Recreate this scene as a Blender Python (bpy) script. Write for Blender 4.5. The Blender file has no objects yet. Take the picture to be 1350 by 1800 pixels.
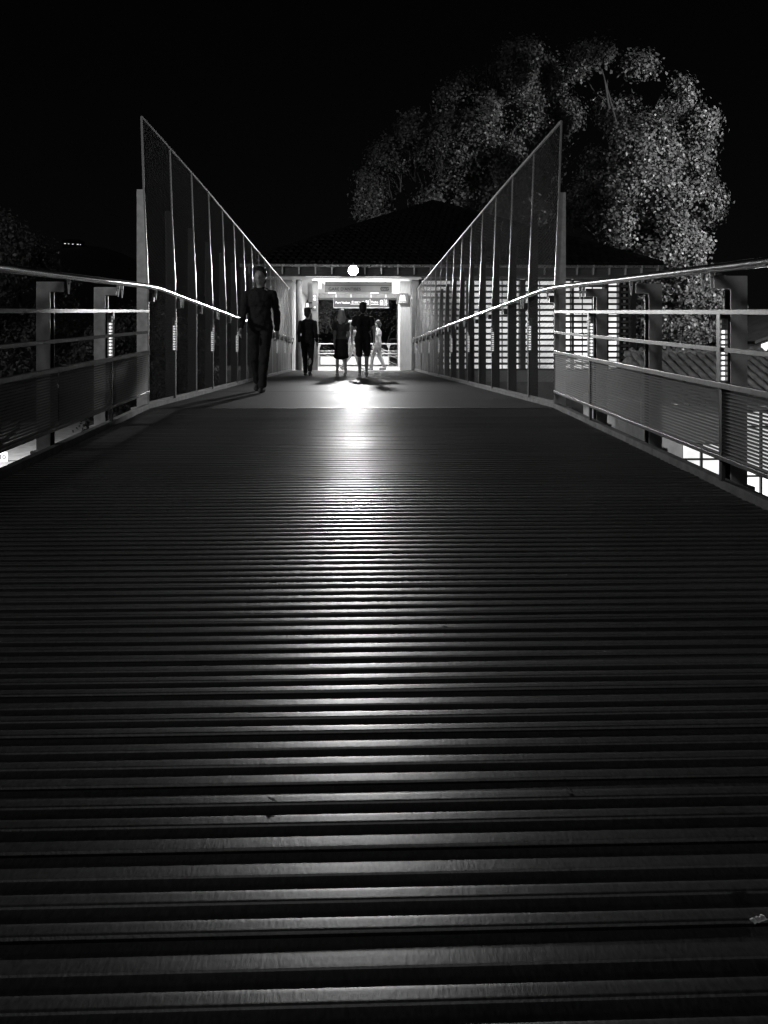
import bpy, bmesh, math, random
import numpy as np
from mathutils import Vector, Matrix, noise
random.seed(7); np.random.seed(7)
R = math.radians
sc = bpy.context.scene
col = sc.collection

# ------------------------------------------------------------------ camera
CAM_H = 0.55
cam_d = bpy.data.cameras.new('camera'); cam = bpy.data.objects.new('camera', cam_d); col.objects.link(cam)
cam.location = (0, 0, CAM_H)
cam_d.sensor_fit = 'VERTICAL'; cam_d.sensor_height = 36; cam_d.sensor_width = 27
cam_d.lens = 30; cam_d.shift_y = -0.154; cam_d.clip_end = 4000; cam_d.clip_start = 0.05
cam.rotation_euler = (R(90), 0, R(-2.06))
sc.camera = cam
# ------------------------------------------------------------------ night sky
w = bpy.data.worlds.new('World'); sc.world = w; w.use_nodes = True
nt = w.node_tree; nt.nodes.clear()
sky = nt.nodes.new('ShaderNodeTexSky'); sky.sky_type = 'NISHITA'; sky.sun_disc = False
sky.sun_elevation = R(25); sky.sun_rotation = R(200)
bw = nt.nodes.new('ShaderNodeRGBToBW'); bg = nt.nodes.new('ShaderNodeBackground'); wo = nt.nodes.new('ShaderNodeOutputWorld')
nt.links.new(sky.outputs[0], bw.inputs[0]); nt.links.new(bw.outputs[0], bg.inputs[0]); nt.links.new(bg.outputs[0], wo.inputs[0])
bg.inputs[1].default_value = 0.00035
# ------------------------------------------------------------------ lamps of the place, unseen lamps and added fill
def light(name, kind, loc, power, size=.1, rot=None, sy=None, spot=None):
    l = bpy.data.lights.new(name, kind); l.energy = power; l.color = (1, 1, 1)
    if kind == 'AREA':
        l.size = size
        if sy: l.shape = 'RECTANGLE'; l.size_y = sy
    elif kind == 'SUN': l.angle = size
    else: l.shadow_soft_size = size
    if spot: l.spot_size = R(spot); l.spot_blend = .4
    o = bpy.data.objects.new(name, l); col.objects.link(o); o.location = loc
    if rot: o.rotation_euler = rot
    return o
def aim(o, target):
    o.rotation_euler = (Vector(target) - o.location).to_track_quat('-Z', 'Y').to_euler()
light('overhead_fill_light', 'SUN', (0, 0, 20), 0.065, R(50), (R(25), R(-20), 0))  # soft fill added from above to lift the deck grooves
l = light('offscreen_light', 'SPOT', (-.6, -24.0, 2.0), 1800, .8, spot=100); aim(l, (0, 10, .8))  # unseen fill added behind the camera for post and rail fronts
l = light('offscreen_light', 'SPOT', (27, 21, 10), 46000, .3, spot=54); aim(l, (20.2, 35.5, 7.4))
l = light('offscreen_light', 'SPOT', (-19, 33, 1.0), 9000, .2, spot=150); aim(l, (-14, 36, -5))
l = light('offscreen_light', 'SPOT', (-13, 5, 5.5), 2200, .25, spot=110); aim(l, (-7, 16, 0))
for x in (-.9, .9):
    for y in (31.5, 36.5):
        light('ceiling_light_beam', 'AREA', (x, y, 3.09), 140, .25, (0, 0, 0), 2.2)
for x in (-1.0, 1.0):
    light('eave_downlight_beam', 'AREA', (x, 28.72, 3.16), 46, 1.2, (0, 0, 0), .15)
l = light('offscreen_light', 'SPOT', (5.2, 8, 3.2), 700, .2, spot=46); aim(l, (8.6, 18.6, -.3))  # unseen spot added to brighten the lower tiled roof
l = light('landing_fill_light', 'SPOT', (0, 41.0, 3.1), 700, .2, spot=120); aim(l, (0, 46, 1.2))  # fill added to bring out the tree beyond the passage
l = light('platform_lamp_light', 'POINT', (7.2, 14.6, -.6), 30, .15)

sc.view_settings.view_transform = 'Standard'; sc.view_settings.look = 'None'
sc.view_settings.exposure = 0; sc.view_settings.gamma = 1
sc.render.engine = 'CYCLES'
sc.cycles.use_denoising = True
sc.cycles.max_bounces = 6; sc.cycles.transparent_max_bounces = 6
sc.cycles.sample_clamp_indirect = 4

# ------------------------------------------------------------------ helpers
def mat(name, g, rough=.6, metal=0., nscale=0, namt=.25, bump=0., bscale=80., spec=.5, stretch=None, emit=0., trans=0.):
    m = bpy.data.materials.new(name); m.use_nodes = True; n = m.node_tree; b = n.nodes['Principled BSDF']
    b.inputs['Base Color'].default_value = (g, g, g, 1); b.inputs['Roughness'].default_value = rough
    b.inputs['Metallic'].default_value = metal; b.inputs['Specular IOR Level'].default_value = spec
    if emit:
        b.inputs['Emission Color'].default_value = (1, 1, 1, 1); b.inputs['Emission Strength'].default_value = emit
    tc = n.nodes.new('ShaderNodeTexCoord'); mp = n.nodes.new('ShaderNodeMapping'); n.links.new(tc.outputs['Object'], mp.inputs[0])
    if stretch: mp.inputs['Scale'].default_value = stretch
    if nscale:
        t = n.nodes.new('ShaderNodeTexNoise'); t.inputs['Scale'].default_value = nscale; t.inputs['Detail'].default_value = 6
        n.links.new(mp.outputs[0], t.inputs['Vector'])
        r = n.nodes.new('ShaderNodeMapRange'); r.inputs['From Min'].default_value = .3; r.inputs['From Max'].default_value = .7
        r.inputs['To Min'].default_value = g * (1 - namt); r.inputs['To Max'].default_value = min(1, g * (1 + namt))
        n.links.new(t.outputs['Fac'], r.inputs['Value']); n.links.new(r.outputs[0], b.inputs['Base Color'])
        r2 = n.nodes.new('ShaderNodeMapRange'); r2.inputs['To Min'].default_value = max(.03, rough - .12); r2.inputs['To Max'].default_value = min(1, rough + .12)
        n.links.new(t.outputs['Fac'], r2.inputs['Value']); n.links.new(r2.outputs[0], b.inputs['Roughness'])
    if bump:
        t = n.nodes.new('ShaderNodeTexNoise'); t.inputs['Scale'].default_value = bscale; t.inputs['Detail'].default_value = 5
        n.links.new(mp.outputs[0], t.inputs['Vector'])
        bp = n.nodes.new('ShaderNodeBump'); bp.inputs['Strength'].default_value = bump; bp.inputs['Distance'].default_value = .01
        n.links.new(t.outputs['Fac'], bp.inputs['Height']); n.links.new(bp.outputs[0], b.inputs['Normal'])
    if trans:
        tr = n.nodes.new('ShaderNodeBsdfTranslucent'); tr.inputs[0].default_value = (g, g, g, 1)
        mx = n.nodes.new('ShaderNodeMixShader'); mx.inputs[0].default_value = trans
        out = n.nodes['Material Output']; n.links.new(b.outputs[0], mx.inputs[1]); n.links.new(tr.outputs[0], mx.inputs[2]); n.links.new(mx.outputs[0], out.inputs[0])
    return m
M = {
 'paint': mat('grey painted steel', .62, .5, 0, 14, .2, .05, 300),
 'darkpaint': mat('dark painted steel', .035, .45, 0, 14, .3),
 'rail': mat('galvanised rail', .24, .4, .3, 30, .25, .05, 300),
 'steel': mat('brushed stainless steel', .62, .2, 1., 40, .1, .04, 300, stretch=(8, .3, 8)),
 'bracket': mat('cast bracket steel', .9, .5, 0),
 'mesh': mat('expanded metal', .13, .5, .2),
 'lowmesh': mat('painted expanded metal', .42, .85, .0, spec=.15),
 'framebar': mat('bright steel frame', .4, .4, .5),
 'white': mat('white painted render', .75, .7, 0, 5, .12, .1, 60),
 'wallgrey': mat('grey render', .3, .8, 0, 3, .25, .15, 40),
 'beam': mat('dark stained timber', .10, .6, 0, 8, .35, .2, 60, stretch=(.3, 6, 6)),
 'paletimber': mat('pale painted beam', .4, .55, 0, 8, .2),
 'kerb': mat('scuffed kerb angle', .16, .6, 0, 9, .5, .1, 60),
 'gutter': mat('zinc gutter', .6, .3, .8, 20, .15),
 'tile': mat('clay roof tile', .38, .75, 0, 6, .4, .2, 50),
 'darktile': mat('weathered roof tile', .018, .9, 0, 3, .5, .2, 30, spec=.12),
 'asphalt': mat('asphalt', .045, .9, 0, 2, .3, .3, 60),
 'ballast': mat('track ballast', .06, .95, 0, 8, .5, .8, 20),
 'floor': mat('pale station floor', .5, .6, 0, 2, .15, .1, 40),
 'concrete': mat('concrete', .28, .85, 0, 2, .3, .2, 40),
 'bark': mat('pale plane bark', .022, .9, 0, 5, .5, .6, 20),
 'leaf': mat('tree leaf', .10, .45, 0, 0, 0, spec=.5, trans=.25),
 'hedgeleaf': mat('shrub leaf', .05, .55, 0, 0, 0, spec=.4, trans=.25),
 'glow': mat('lit frosted pane', .8, .5, emit=1.35),
 'window': mat('lit window pane', .8, .3, emit=1.6),
 'tube': mat('fluorescent diffuser', .8, .5, emit=3.5),
 'lampglass': mat('lamp globe', .8, .3, emit=360.),
 'cell': mat('luminous cell', .8, .3, emit=1.5),
 'celldim': mat('dim luminous cell', .6, .3, emit=.35),
 'sign': mat('grey enamel sign', .22, .4, 0, 3, .08),
 'signlit': mat('sign board', .14, .4),
 'signwhite': mat('white sign print', .85, .5, emit=.9),
 'signdark': mat('dark sign print', .015, .5),
 'skin': mat('skin', .38, .5, 0, 20, .08), 'black': mat('black cloth', .012, .85, 0, 40, .3, .2, 60),
 'greycloth': mat('grey cloth', .06, .85, 0, 40, .3, .2, 60), 'whitecloth': mat('white cloth', .7, .85, 0, 30, .08, .2, 60),
 'lightcloth': mat('pale cloth', .4, .85, 0, 30, .1, .2, 60),
 'hairdark': mat('dark hair', .015, .5), 'hairfair': mat('fair hair', .4, .45, 0, 60, .3), 'shoe': mat('shoe rubber', .05, .5), 'paleshoe': mat('pale shoe', .5, .6),
 'darkglass': mat('unlit glass', .02, .1), 'hill': mat('hill scrub', .03, 1),
 'paper': mat('white paper', .8, .7, 0, 60, .1),
}
# deck boards: worn varnished hardwood, grain across the bridge
def wood(name, g, rough, sp=.9):
    m = mat(name, g, rough); n = m.node_tree; b = n.nodes['Principled BSDF']
    geo = n.nodes.new('ShaderNodeNewGeometry')
    def noise_(sx, sy, scale, det):
        mp = n.nodes.new('ShaderNodeMapping'); mp.inputs['Scale'].default_value = (sx, sy, 1); n.links.new(geo.outputs['Position'], mp.inputs[0])
        t = n.nodes.new('ShaderNodeTexNoise'); t.inputs['Scale'].default_value = scale; t.inputs['Detail'].default_value = det; n.links.new(mp.outputs[0], t.inputs['Vector']); return t
    a = noise_(1, 1, 1.3, 6); c = noise_(1, .35, 170, 4); f = noise_(1, .5, 45, 5)
    oi = n.nodes.new('ShaderNodeObjectInfo')
    def math_(op, x, y):
        k = n.nodes.new('ShaderNodeMath'); k.operation = op
        for i, v in enumerate((x, y)):
            if isinstance(v, (int, float)): k.inputs[i].default_value = v
            else: n.links.new(v, k.inputs[i])
        return k.outputs[0]
    s = math_('ADD', math_('MULTIPLY', a.outputs['Fac'], 1.0), math_('MULTIPLY', math_('SUBTRACT', c.outputs['Fac'], .2), 2.3))
    s = math_('ADD', s, math_('MULTIPLY', f.outputs['Fac'], .7))
    s = math_('ADD', s, math_('MULTIPLY', oi.outputs['Random'], .4))
    g_ = math_('MULTIPLY', math_('SUBTRACT', s, .75), g / 1.0)
    n.links.new(math_('MAXIMUM', g_, .01), b.inputs['Base Color'])
    n.links.new(math_('ADD', math_('MULTIPLY', a.outputs['Fac'], .25), rough - .12), b.inputs['Roughness'])
    b.inputs['Specular IOR Level'].default_value = sp
    b.inputs['Anisotropic'].default_value = .62
    tg = n.nodes.new('ShaderNodeCombineXYZ'); tg.inputs[1].default_value = 1; n.links.new(tg.outputs[0], b.inputs['Tangent'])
    h = math_('ADD', math_('MULTIPLY', c.outputs['Fac'], .5), math_('MULTIPLY', f.outputs['Fac'], .6))
    bp = n.nodes.new('ShaderNodeBump'); bp.inputs['Strength'].default_value = .22; bp.inputs['Distance'].default_value = .004
    n.links.new(h, bp.inputs['Height']); n.links.new(bp.outputs[0], b.inputs['Normal'])
    return m
M['wood'] = wood('worn ribbed hardwood', .062, .47)
M['slab'] = wood('smooth trodden deck plate', .085, .62, .24)
# frosted panes: slightly uneven back-light with panel edges
def uneven(m, lo, hi, scale):
    n = m.node_tree; b = n.nodes['Principled BSDF']; t = n.nodes.new('ShaderNodeTexNoise'); t.inputs['Scale'].default_value = scale
    g = n.nodes.new('ShaderNodeNewGeometry'); n.links.new(g.outputs['Position'], t.inputs['Vector'])
    r = n.nodes.new('ShaderNodeMapRange'); r.inputs['From Min'].default_value = .35; r.inputs['From Max'].default_value = .65
    r.inputs['To Min'].default_value = lo; r.inputs['To Max'].default_value = hi
    n.links.new(t.outputs['Fac'], r.inputs[0]); n.links.new(r.outputs[0], b.inputs['Emission Strength'])
uneven(M['glow'], .55, 1.5, .9); uneven(M['window'], .7, 1.6, 1.2)

class MB:
    def __init__(s): s.v = []; s.f = []
    def add(s, vs, fs):
        o = len(s.v); s.v += [tuple(v) for v in vs]; s.f += [tuple(i + o for i in f) for f in fs]; return s
    def box(s, x0, x1, y0, y1, z0, z1):
        return s.add([(x0,y0,z0),(x1,y0,z0),(x1,y1,z0),(x0,y1,z0),(x0,y0,z1),(x1,y0,z1),(x1,y1,z1),(x0,y1,z1)],
                     [(0,3,2,1),(4,5,6,7),(0,1,5,4),(1,2,6,5),(2,3,7,6),(3,0,4,7)])
    def prism(s, poly, y0, y1):          # poly in (x,z), extruded along y
        n = len(poly)
        return s.add([(x, y0, z) for x, z in poly] + [(x, y1, z) for x, z in poly],
                     [tuple(range(n)), tuple(range(2*n-1, n-1, -1))] + [(i, i+n, (i+1) % n + n, (i+1) % n) for i in range(n)])
    def bar(s, p, q, w, h):               # box section between two points
        p, q = Vector(p), Vector(q); d = (q - p).normalized(); u = Vector((0, 0, 1)) if abs(d.z) < .9 else Vector((1, 0, 0))
        a = d.cross(u).normalized() * w / 2; b = a.cross(d).normalized() * h / 2
        vs = [c + i*a + j*b for c in (p, q) for i, j in ((-1,-1),(1,-1),(1,1),(-1,1))]
        return s.add(vs, [(0,1,2,3),(7,6,5,4),(0,4,5,1),(1,5,6,2),(2,6,7,3),(3,7,4,0)])
    def tube(s, pts, rs, n=10):
        pts = [Vector(p) for p in pts]
        if isinstance(rs, (int, float)): rs = [rs] * len(pts)
        vs = []; fs = []
        for i, p in enumerate(pts):
            d = (pts[min(i+1, len(pts)-1)] - pts[max(i-1, 0)]).normalized()
            u = Vector((0, 0, 1)) if abs(d.z) < .9 else Vector((1, 0, 0))
            a = d.cross(u).normalized(); b = a.cross(d)
            for k in range(n):
                t = 2*math.pi*k/n; vs.append(p + rs[i]*(math.cos(t)*a + math.sin(t)*b))
        for i in range(len(pts)-1):
            for k in range(n):
                k2 = (k+1) % n; fs.append((i*n+k, i*n+k2, (i+1)*n+k2, (i+1)*n+k))
        fs.append(tuple(range(n-1, -1, -1))); m = (len(pts)-1)*n; fs.append(tuple(range(m, m+n)))
        return s.add(vs, fs)
    def ball(s, c, r, n=12, sz=(1,1,1)):
        vs = []; fs = []
        for i in range(n+1):
            ph = math.pi*i/n
            for k in range(2*n):
                t = math.pi*k/n; vs.append((c[0]+r*sz[0]*math.sin(ph)*math.cos(t), c[1]+r*sz[1]*math.sin(ph)*math.sin(t), c[2]+r*sz[2]*math.cos(ph)))
        for i in range(n):
            for k in range(2*n):
                k2 = (k+1) % (2*n); fs.append((i*2*n+k, (i+1)*2*n+k, (i+1)*2*n+k2, i*2*n+k2))
        return s.add(vs, fs)
    def mesh(s, name, m, smooth=False):
        me = bpy.data.meshes.new(name); me.from_pydata(s.v, [], s.f); me.update()
        bm = bmesh.new(); bm.from_mesh(me); bmesh.ops.remove_doubles(bm, verts=bm.verts, dist=1e-6); bmesh.ops.recalc_face_normals(bm, faces=bm.faces); bm.to_mesh(me); bm.free()
        me.materials.append(m)
        if smooth: me.polygons.foreach_set('use_smooth', [True]*len(me.polygons)); me.set_sharp_from_angle(angle=R(38))
        return me
    def build(s, name, m, parent=None, smooth=False, bevel=0., stuff=False):
        o = bpy.data.objects.new(name, s.mesh(name, m, smooth)); col.objects.link(o); o.parent = parent
        if bevel:
            b = o.modifiers.new('bevel', 'BEVEL'); b.width = bevel; b.segments = 2; b.limit_method = 'ANGLE'
        if stuff: o['kind'] = 'stuff'
        return o
def tag(o, label=None, cat=None, group=None, kind=None):
    for k, v in (('label', label), ('category', cat), ('group', group), ('kind', kind)):
        if v: o[k] = v
    return o
def empty(name, loc=(0, 0, 0), rz=0, **kw):
    o = bpy.data.objects.new(name, None); col.objects.link(o); o.location = loc; o.rotation_euler.z = rz; o.empty_display_size = .2
    return tag(o, **kw)
def inst(name, me, parent=None, loc=(0, 0, 0), rot=(0, 0, 0), scale=(1, 1, 1)):
    o = bpy.data.objects.new(name, me); col.objects.link(o); o.parent = parent; o.location = loc; o.rotation_euler = rot; o.scale = scale; return o
def boxmesh(name, x, y, z, m, bev=0):
    return MB().box(-x/2, x/2, -y/2, y/2, -z/2, z/2).mesh(name, m)
def text_mesh(txt, size, m, parent, loc, name='lettering', depth=.004, align='LEFT', shear=0, offset=0):
    c = bpy.data.curves.new(name, 'FONT'); c.body = txt; c.size = size; c.extrude = depth; c.align_x = align; c.shear = shear; c.offset = offset
    t = bpy.data.objects.new(name, c); col.objects.link(t)
    dg = bpy.context.evaluated_depsgraph_get(); me = bpy.data.meshes.new_from_object(t.evaluated_get(dg))
    bpy.data.objects.remove(t); me.materials.clear(); me.materials.append(m)
    o = inst(name, me, parent, loc, (R(90), 0, 0)); o['kind'] = 'stuff'; return o

# ------------------------------------------------------------------ levels of the bridge
CREST = 8.68; W = .2155; SP = 1.33; PK0 = 8.72
def dz(y): return .05 * (y - CREST) if y < CREST else 0.
def droop(y): return 0 if y < 12 else -.012 * (y - 12)
def py(k): return PK0 + SP * k
K_LOW = range(-8, 0); K_TALL = range(0, 16)

# ------------------------------------------------------------------ ground
GZ = -5.0
tag(MB().add([(-1500,-600,GZ),(1500,-600,GZ),(1500,2500,GZ),(-1500,2500,GZ)], [(0,1,2,3)]).build('ground', M['asphalt']), kind='structure')
mb = MB().box(-14, -3.2, 8, 60, GZ, GZ+.25)
tag(mb.build('track_bed', M['ballast']), kind='structure')
tag(MB().box(-24, -14.2, 5, 60, GZ, GZ+.9).build('platform', M['concrete'], bevel=.02), kind='structure')
# hill behind the town
hillh = lambda x: 70 + 30*noise.noise(Vector((x*.004, 3, 0))) + 95*math.exp(-((x+440)/190)**2)
hb = MB(); N = 40
hv = []
for i in range(N+1):
    for j in range(6):
        x = -900 + i*30; hgt = (j/5.)**.8 * hillh(x)
        hv.append((x, 900 + j*90, GZ - .5 + hgt))
hf = [(i*6+j, (i+1)*6+j, (i+1)*6+j+1, i*6+j+1) for i in range(N) for j in range(5)]
tag(hb.add(hv, hf).build('hills', M['hill'], smooth=True), kind='structure')

# ------------------------------------------------------------------ bridge deck
deck = MB()
for s in (-1, 1):
    deck.prism([(s*1.75, -.30), (s*1.95, -.30), (s*1.95, -.075), (s*1.75, -.075)], CREST, 29)
    deck.bar((s*1.85, -4, dz(-4)-.2), (s*1.85, CREST-.01, dz(CREST)-.2), .2, .22)
for k in range(-8, 16, 2):
    deck.box(-1.745, 1.745, py(k)-.06, py(k)+.06, dz(py(k))-.28, dz(py(k))-.09)
dk = tag(deck.build('bridge_deck', M['darkpaint']), kind='structure')
# ribbed board profile in (y, z); three ribs per board
def board_mesh(seed):
    random.seed(seed)
    pr = []                                # along +y from 0 to W-gap
    g = .0036; unit = (W - .007) / 6
    y = .0
    pr.append((0, -.006))
    for r in range(3):
        a = y + unit*.9 if r else y + .0015
        # near the joint the first rib starts at once; grooves sit on the far side of every rib
        a = y; b_ = y + unit*1.0
        wv = random.uniform(-.0004, .0004)
        pr += [(a+.0003, -.0035), (a+.0012, .0002)]
        for q in range(1, 8):
            t = q/8; pr.append((a+.0012+(unit-.0035)*t, wv + .0007 - .0016*t - .0004*max(0, t-.7)*3))
        pr += [(b_-.0015, -.0016), (b_, -.0035), (b_+.003, -g), (y+2*unit-.003, -g)]
        y += 2*unit
    pr.append((W-.007, -g-.002))
    nx = 24; xs = [-2.06 + 4.12*i/nx for i in range(nx+1)]
    vs = []; fs = []; m = len(pr)
    for x in xs:
        wob = .0012*noise.noise(Vector((x*1.1, seed*3.1, 0)))
        for (yy, zz) in pr: vs.append((x, yy + .5*wob, zz + wob))
    for i in range(nx):
        for j in range(m-1): fs.append((i*m+j, (i+1)*m+j, (i+1)*m+j+1, i*m+j+1))
    o = len(vs)
    for x in xs:
        vs.append((x, 0, -.035)); vs.append((x, W-.007, -.035))
    for i in range(nx):
        fs.append((o+2*i, o+2*i+2, (i+1)*m, i*m)); fs.append((i*m+m-1, (i+1)*m+m-1, o+2*i+3, o+2*i+1)); fs.append((o+2*i, o+2*i+1, o+2*i+3, o+2*i+2))
    me = MB().add(vs, fs).mesh('deck_board', M['wood'], True); me.set_sharp_from_angle(angle=R(32)); return me
bms = [board_mesh(i) for i in range(5)]
random.seed(11)
ang = math.atan(.05)
for k in range(50):
    y0 = CREST - .004 - (k+1)*W*math.cos(ang)
    inst('deck_board', bms[random.randrange(5)], dk, (random.uniform(-.006, .006), y0, dz(y0)), (ang + random.uniform(-.0035, .0035), random.uniform(-.0009, .0009), random.uniform(-.0006, .0006)))
MB().box(-2.055, 2.055, CREST+.0035, CREST+.03, -.03, .0035).build('threshold_strip', M['darkpaint'], dk, bevel=.001)
# level part: smooth plates
slab = MB()
y = CREST + .036; L = 1.33
while y < 29.0:
    slab.box(-2.06, 2.06, y, min(y+L-.006, 29.2), -.07, random.uniform(-.0012, .0012)); y += L
slab.build('deck_plate', M['slab'], dk, bevel=.002)
for s in (-1, 1):
    MB().bar((s*2.085, -4, dz(-4)-.005), (s*2.085, CREST, -.005), .05, .10).build('kerb_strip', M['kerb'], dk)
    MB().bar((s*2.085, CREST+.003, -.005), (s*2.085, 28.9, -.005), .05, .10).build('kerb_strip', M['kerb'], dk)
    MB().bar((s*2.19, -4, dz(-4)-.10), (s*2.19, CREST, -.10), .14, .16).build('edge_beam', M['darkpaint'], dk)
    MB().bar((s*2.19, CREST+.003, -.10), (s*2.19, 28.9, -.10), .14, .16).build('edge_beam', M['darkpaint'], dk)
for yy in (2, 17):
    for s in (-1, 1): MB().tube([(s*1.3, yy, GZ), (s*1.3, yy, dz(yy)-.32)], .3, 20).build('bridge_pier', M['concrete'], dk, smooth=False)

# ------------------------------------------------------------------ expanded metal
def expanded(y0, y1, h0, h1, cy, ch, wd, prof, tilt=.6, m=None):
    ny = max(1, round((y1-y0)/cy)); nh = max(1, round((h1-h0)/ch)); cy = (y1-y0)/ny; ch = (h1-h0)/nh
    vs = []; fs = []
    dzv = wd*math.cos(tilt)/2; dxv = wd*math.sin(tilt)/2
    for j in range(nh):
        for i in range(ny):
            z0 = h0 + j*ch; c = y0 + i*cy
            for (ya, za, yb, zb) in ((c, z0+ch/2, c+cy/2, z0+ch), (c+cy/2, z0, c+cy, z0+ch/2), (c, z0+ch/2, c+cy/2, z0), (c+cy/2, z0+ch, c+cy, z0+ch/2)):
                o = len(vs)
                vs += [(prof(za)-dxv, ya, za-dzv), (prof(zb)-dxv, yb, zb-dzv), (prof(zb)+dxv, yb, zb+dzv), (prof(za)+dxv, ya, za+dzv)]
                fs.append((o, o+1, o+2, o+3))
    me = bpy.data.meshes.new('expanded_mesh'); me.from_pydata(vs, [], fs); me.update(); me.materials.append(m or M['mesh']); return me

# right-hand (+x) masters; the left side is the same thing turned over with negative x in the geometry
def lowfence(s):
    side = 'right' if s > 0 else 'left'
    root = empty('mesh_fence', (s*2.06, 0, 0), label='low grey railing with mesh infill along the %s edge of the ribbed ramp' % side, cat='railing')
    X = lambda x: s*x - s*2.06
    ys, ye = -4.0, 8.66
    for h, wdt in ((.985, .030), (.775, .028), (.575, .034), (.17, .026)):
        o = MB().bar((X(2.06), ys, dz(ys)+h), (X(2.06), ye, dz(ye)+h), .016 if h > .6 else .03, wdt).build('rail', M['rail'], root, bevel=.003)
    shear = Matrix.Identity(4); 
    g_ = MB()
    for i in range(20):
        z = .01 + i*.0195; g_.add([(-.004*s, 0, z-.0052), (-.004*s, SP-.02, z-.0052), (.004*s, SP-.02, z+.0052), (.004*s, 0, z+.0052)], [(0,1,2,3)])
    for i in range(130):
        y = .004 + i*.01008; g_.add([(0, y, 0), (0, y+.0052, 0), (0, y+.0052, .385), (0, y, .385)], [(0,1,2,3)])
    pm = g_.mesh('mesh_panel', M['lowmesh'])
    for v in pm.vertices: v.co.z += .05*v.co.y
    for k in K_LOW:
        y = py(k)
        m_ = inst('mesh_panel', pm, root, (X(2.065), y+.01 - (0.05 if k == -1 else 0), dz(y)+.18)); m_['kind'] = 'stuff'
        d = dz(y)
        # J shaped post: box column, arm towards the walkway
        MB().prism([(X(2.125), d-.02), (X(2.22), d-.02), (X(2.22), d+1.19), (X(2.03), d+1.19), (X(2.03), d+1.118), (X(2.125), d+1.118)], y, y+.014).build('post', M['paint'], root, bevel=.003)
        MB().box(*sorted((X(2.165), X(2.19))), y+.0145, y+.0855, d-.02, d+1.10).build('post_web', M['postdark'], root)  # recessed web and rear flange coloured dark to stand for their shade
        MB().prism([(X(2.125), d-.02), (X(2.22), d-.02), (X(2.22), d+1.12), (X(2.125), d+1.12)], y+.086, y+.10).build('post_flange', M['postdark'], root)
        MB().box(*sorted((X(2.114), X(2.25))), y-.03, y+.13, d-.03, d+.006).build('foot_plate', M['paint'], root, bevel=.003)
        if k % 2: strip(root, X, s, y, d)
    return root
cellm = {}
def strip(root, X, s, y, d):
    b = MB().bar((X(2.068), y-.012, d+.04), (X(2.068), y-.012, d+.565), .036, .02).build('upright', M['darkpaint'], root)
    x0, x1 = sorted((X(2.050), X(2.094)))
    # louvred luminaire
    lb = MB().box(x0, x1, y+.012, y+.022, d+.595, d+.975)
    lb.box(x0-.002, x0+.002, y-.03, y+.0115, d+.595, d+.975).box(x1-.002, x1+.002, y-.03, y+.0115, d+.595, d+.975)
    n = 13
    for i in range(n+1): lb.box(x0+.0025, x1-.0025, y-.028, y+.0115, d+.595+i*.38/n-.003, d+.595+i*.38/n+.003)
    lo = lb.build('light_bar', M['rail'], root)
    mid = (x0+x1)/2; lit = MB(); dim = MB()
    for i in range(n):
        z0 = d+.602+i*.38/n
        a, bb = (mid+.002, x1-.004) if s > 0 else (x0+.004, mid-.002)
        c, e = (x0+.004, mid-.002) if s > 0 else (mid+.002, x1-.004)
        if i < n-3: lit.box(a, bb, y+.002, y+.006, z0, z0+.017)
        if i < n-1: dim.box(c, e, y+.002, y+.006, z0, z0+.017)
    lit.build('luminous_cell', M['cell'], lo, stuff=True); dim.build('luminous_cell', M['celldim'], lo, stuff=True)
def prof(h):
    pts = ((-1, 2.074), (1.2, 2.074), (2.22, 2.118), (3.2, 2.150))
    for (a, xa), (b, xb) in zip(pts, pts[1:]):
        if h <= b: return xa + (xb-xa)*(h-a)/(b-a)
    return 2.15
TOP = 2.95
def tallscreen(s):
    side = 'right' if s > 0 else 'left'
    root = empty('mesh_screen', (s*2.1, PK0, 0), label='tall expanded metal screen on leaning posts along the %s side of the level deck' % side, cat='screen')
    X = lambda x: s*x - s*2.1
    pm = expanded(0, SP-.03, .05, TOP-.02, .06, .040, .0062, lambda h: X(prof(h)), .5*s)
    ph = []
    for k in K_TALL:
        y = py(k) - PK0; sc_ = (TOP + droop(py(k)))/TOP
        zt = 2.22*sc_
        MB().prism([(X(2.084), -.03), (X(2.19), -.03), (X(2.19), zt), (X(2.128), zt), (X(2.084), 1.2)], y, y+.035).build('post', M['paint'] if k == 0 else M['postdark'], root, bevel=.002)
        MB().box(*sorted((X(2.0845), X(2.135))), y+.0355, y+.10, -.03, 1.15).build('post_web', M['postdark'], root)
        MB().box(*sorted((X(2.02), X(2.083))), y, y+.03, 1.085+droop(py(k)), 1.155+droop(py(k))).build('arm', M['postdark'], root)
        MB().box(*sorted((X(2.114), X(2.24))), y-.04, y+.14, -.03, .012).build('foot_plate', M['paint'], root, bevel=.003)
        # bright frame stile following the lean
        b = MB(); hs = [.04, 1.2, 2.22, TOP]
        for a, c in zip(hs, hs[1:]): b.bar((X(prof(a)), y-.004, a*sc_), (X(prof(c)), y-.004, c*sc_), .010, .016 if a < 2 else .02)
        b.build('frame_stile', M['framebar'], root)
        if k % 2: strip(root, X, s, y-.06, 0)
        if k < 15:
            p = inst('screen_panel', pm, root, (0, y+.015, 0), (0, 0, 0), (1, 1, sc_)); p['kind'] = 'stuff'
            s2 = (TOP + droop(py(k+1)))/TOP
            MB().bar((X(prof(TOP)), y, TOP*sc_), (X(prof(TOP)), y+SP-.002, TOP*s2), .02, .026).build('top_rail', M['framebar'], root)
            MB().bar((X(2.074), y+.02, .055), (X(2.074), y+SP-.02, .055), .012, .03).build('bottom_rail', M['rail'], root)
    return root
M['postdark'] = mat('dark post and shade tone', .035, .45, 0, 14, .2)  # dark post colour; doubles as painted-in shade on low-post webs and flanges
for s in (1, -1):
    lowfence(s); tallscreen(s)
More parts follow.
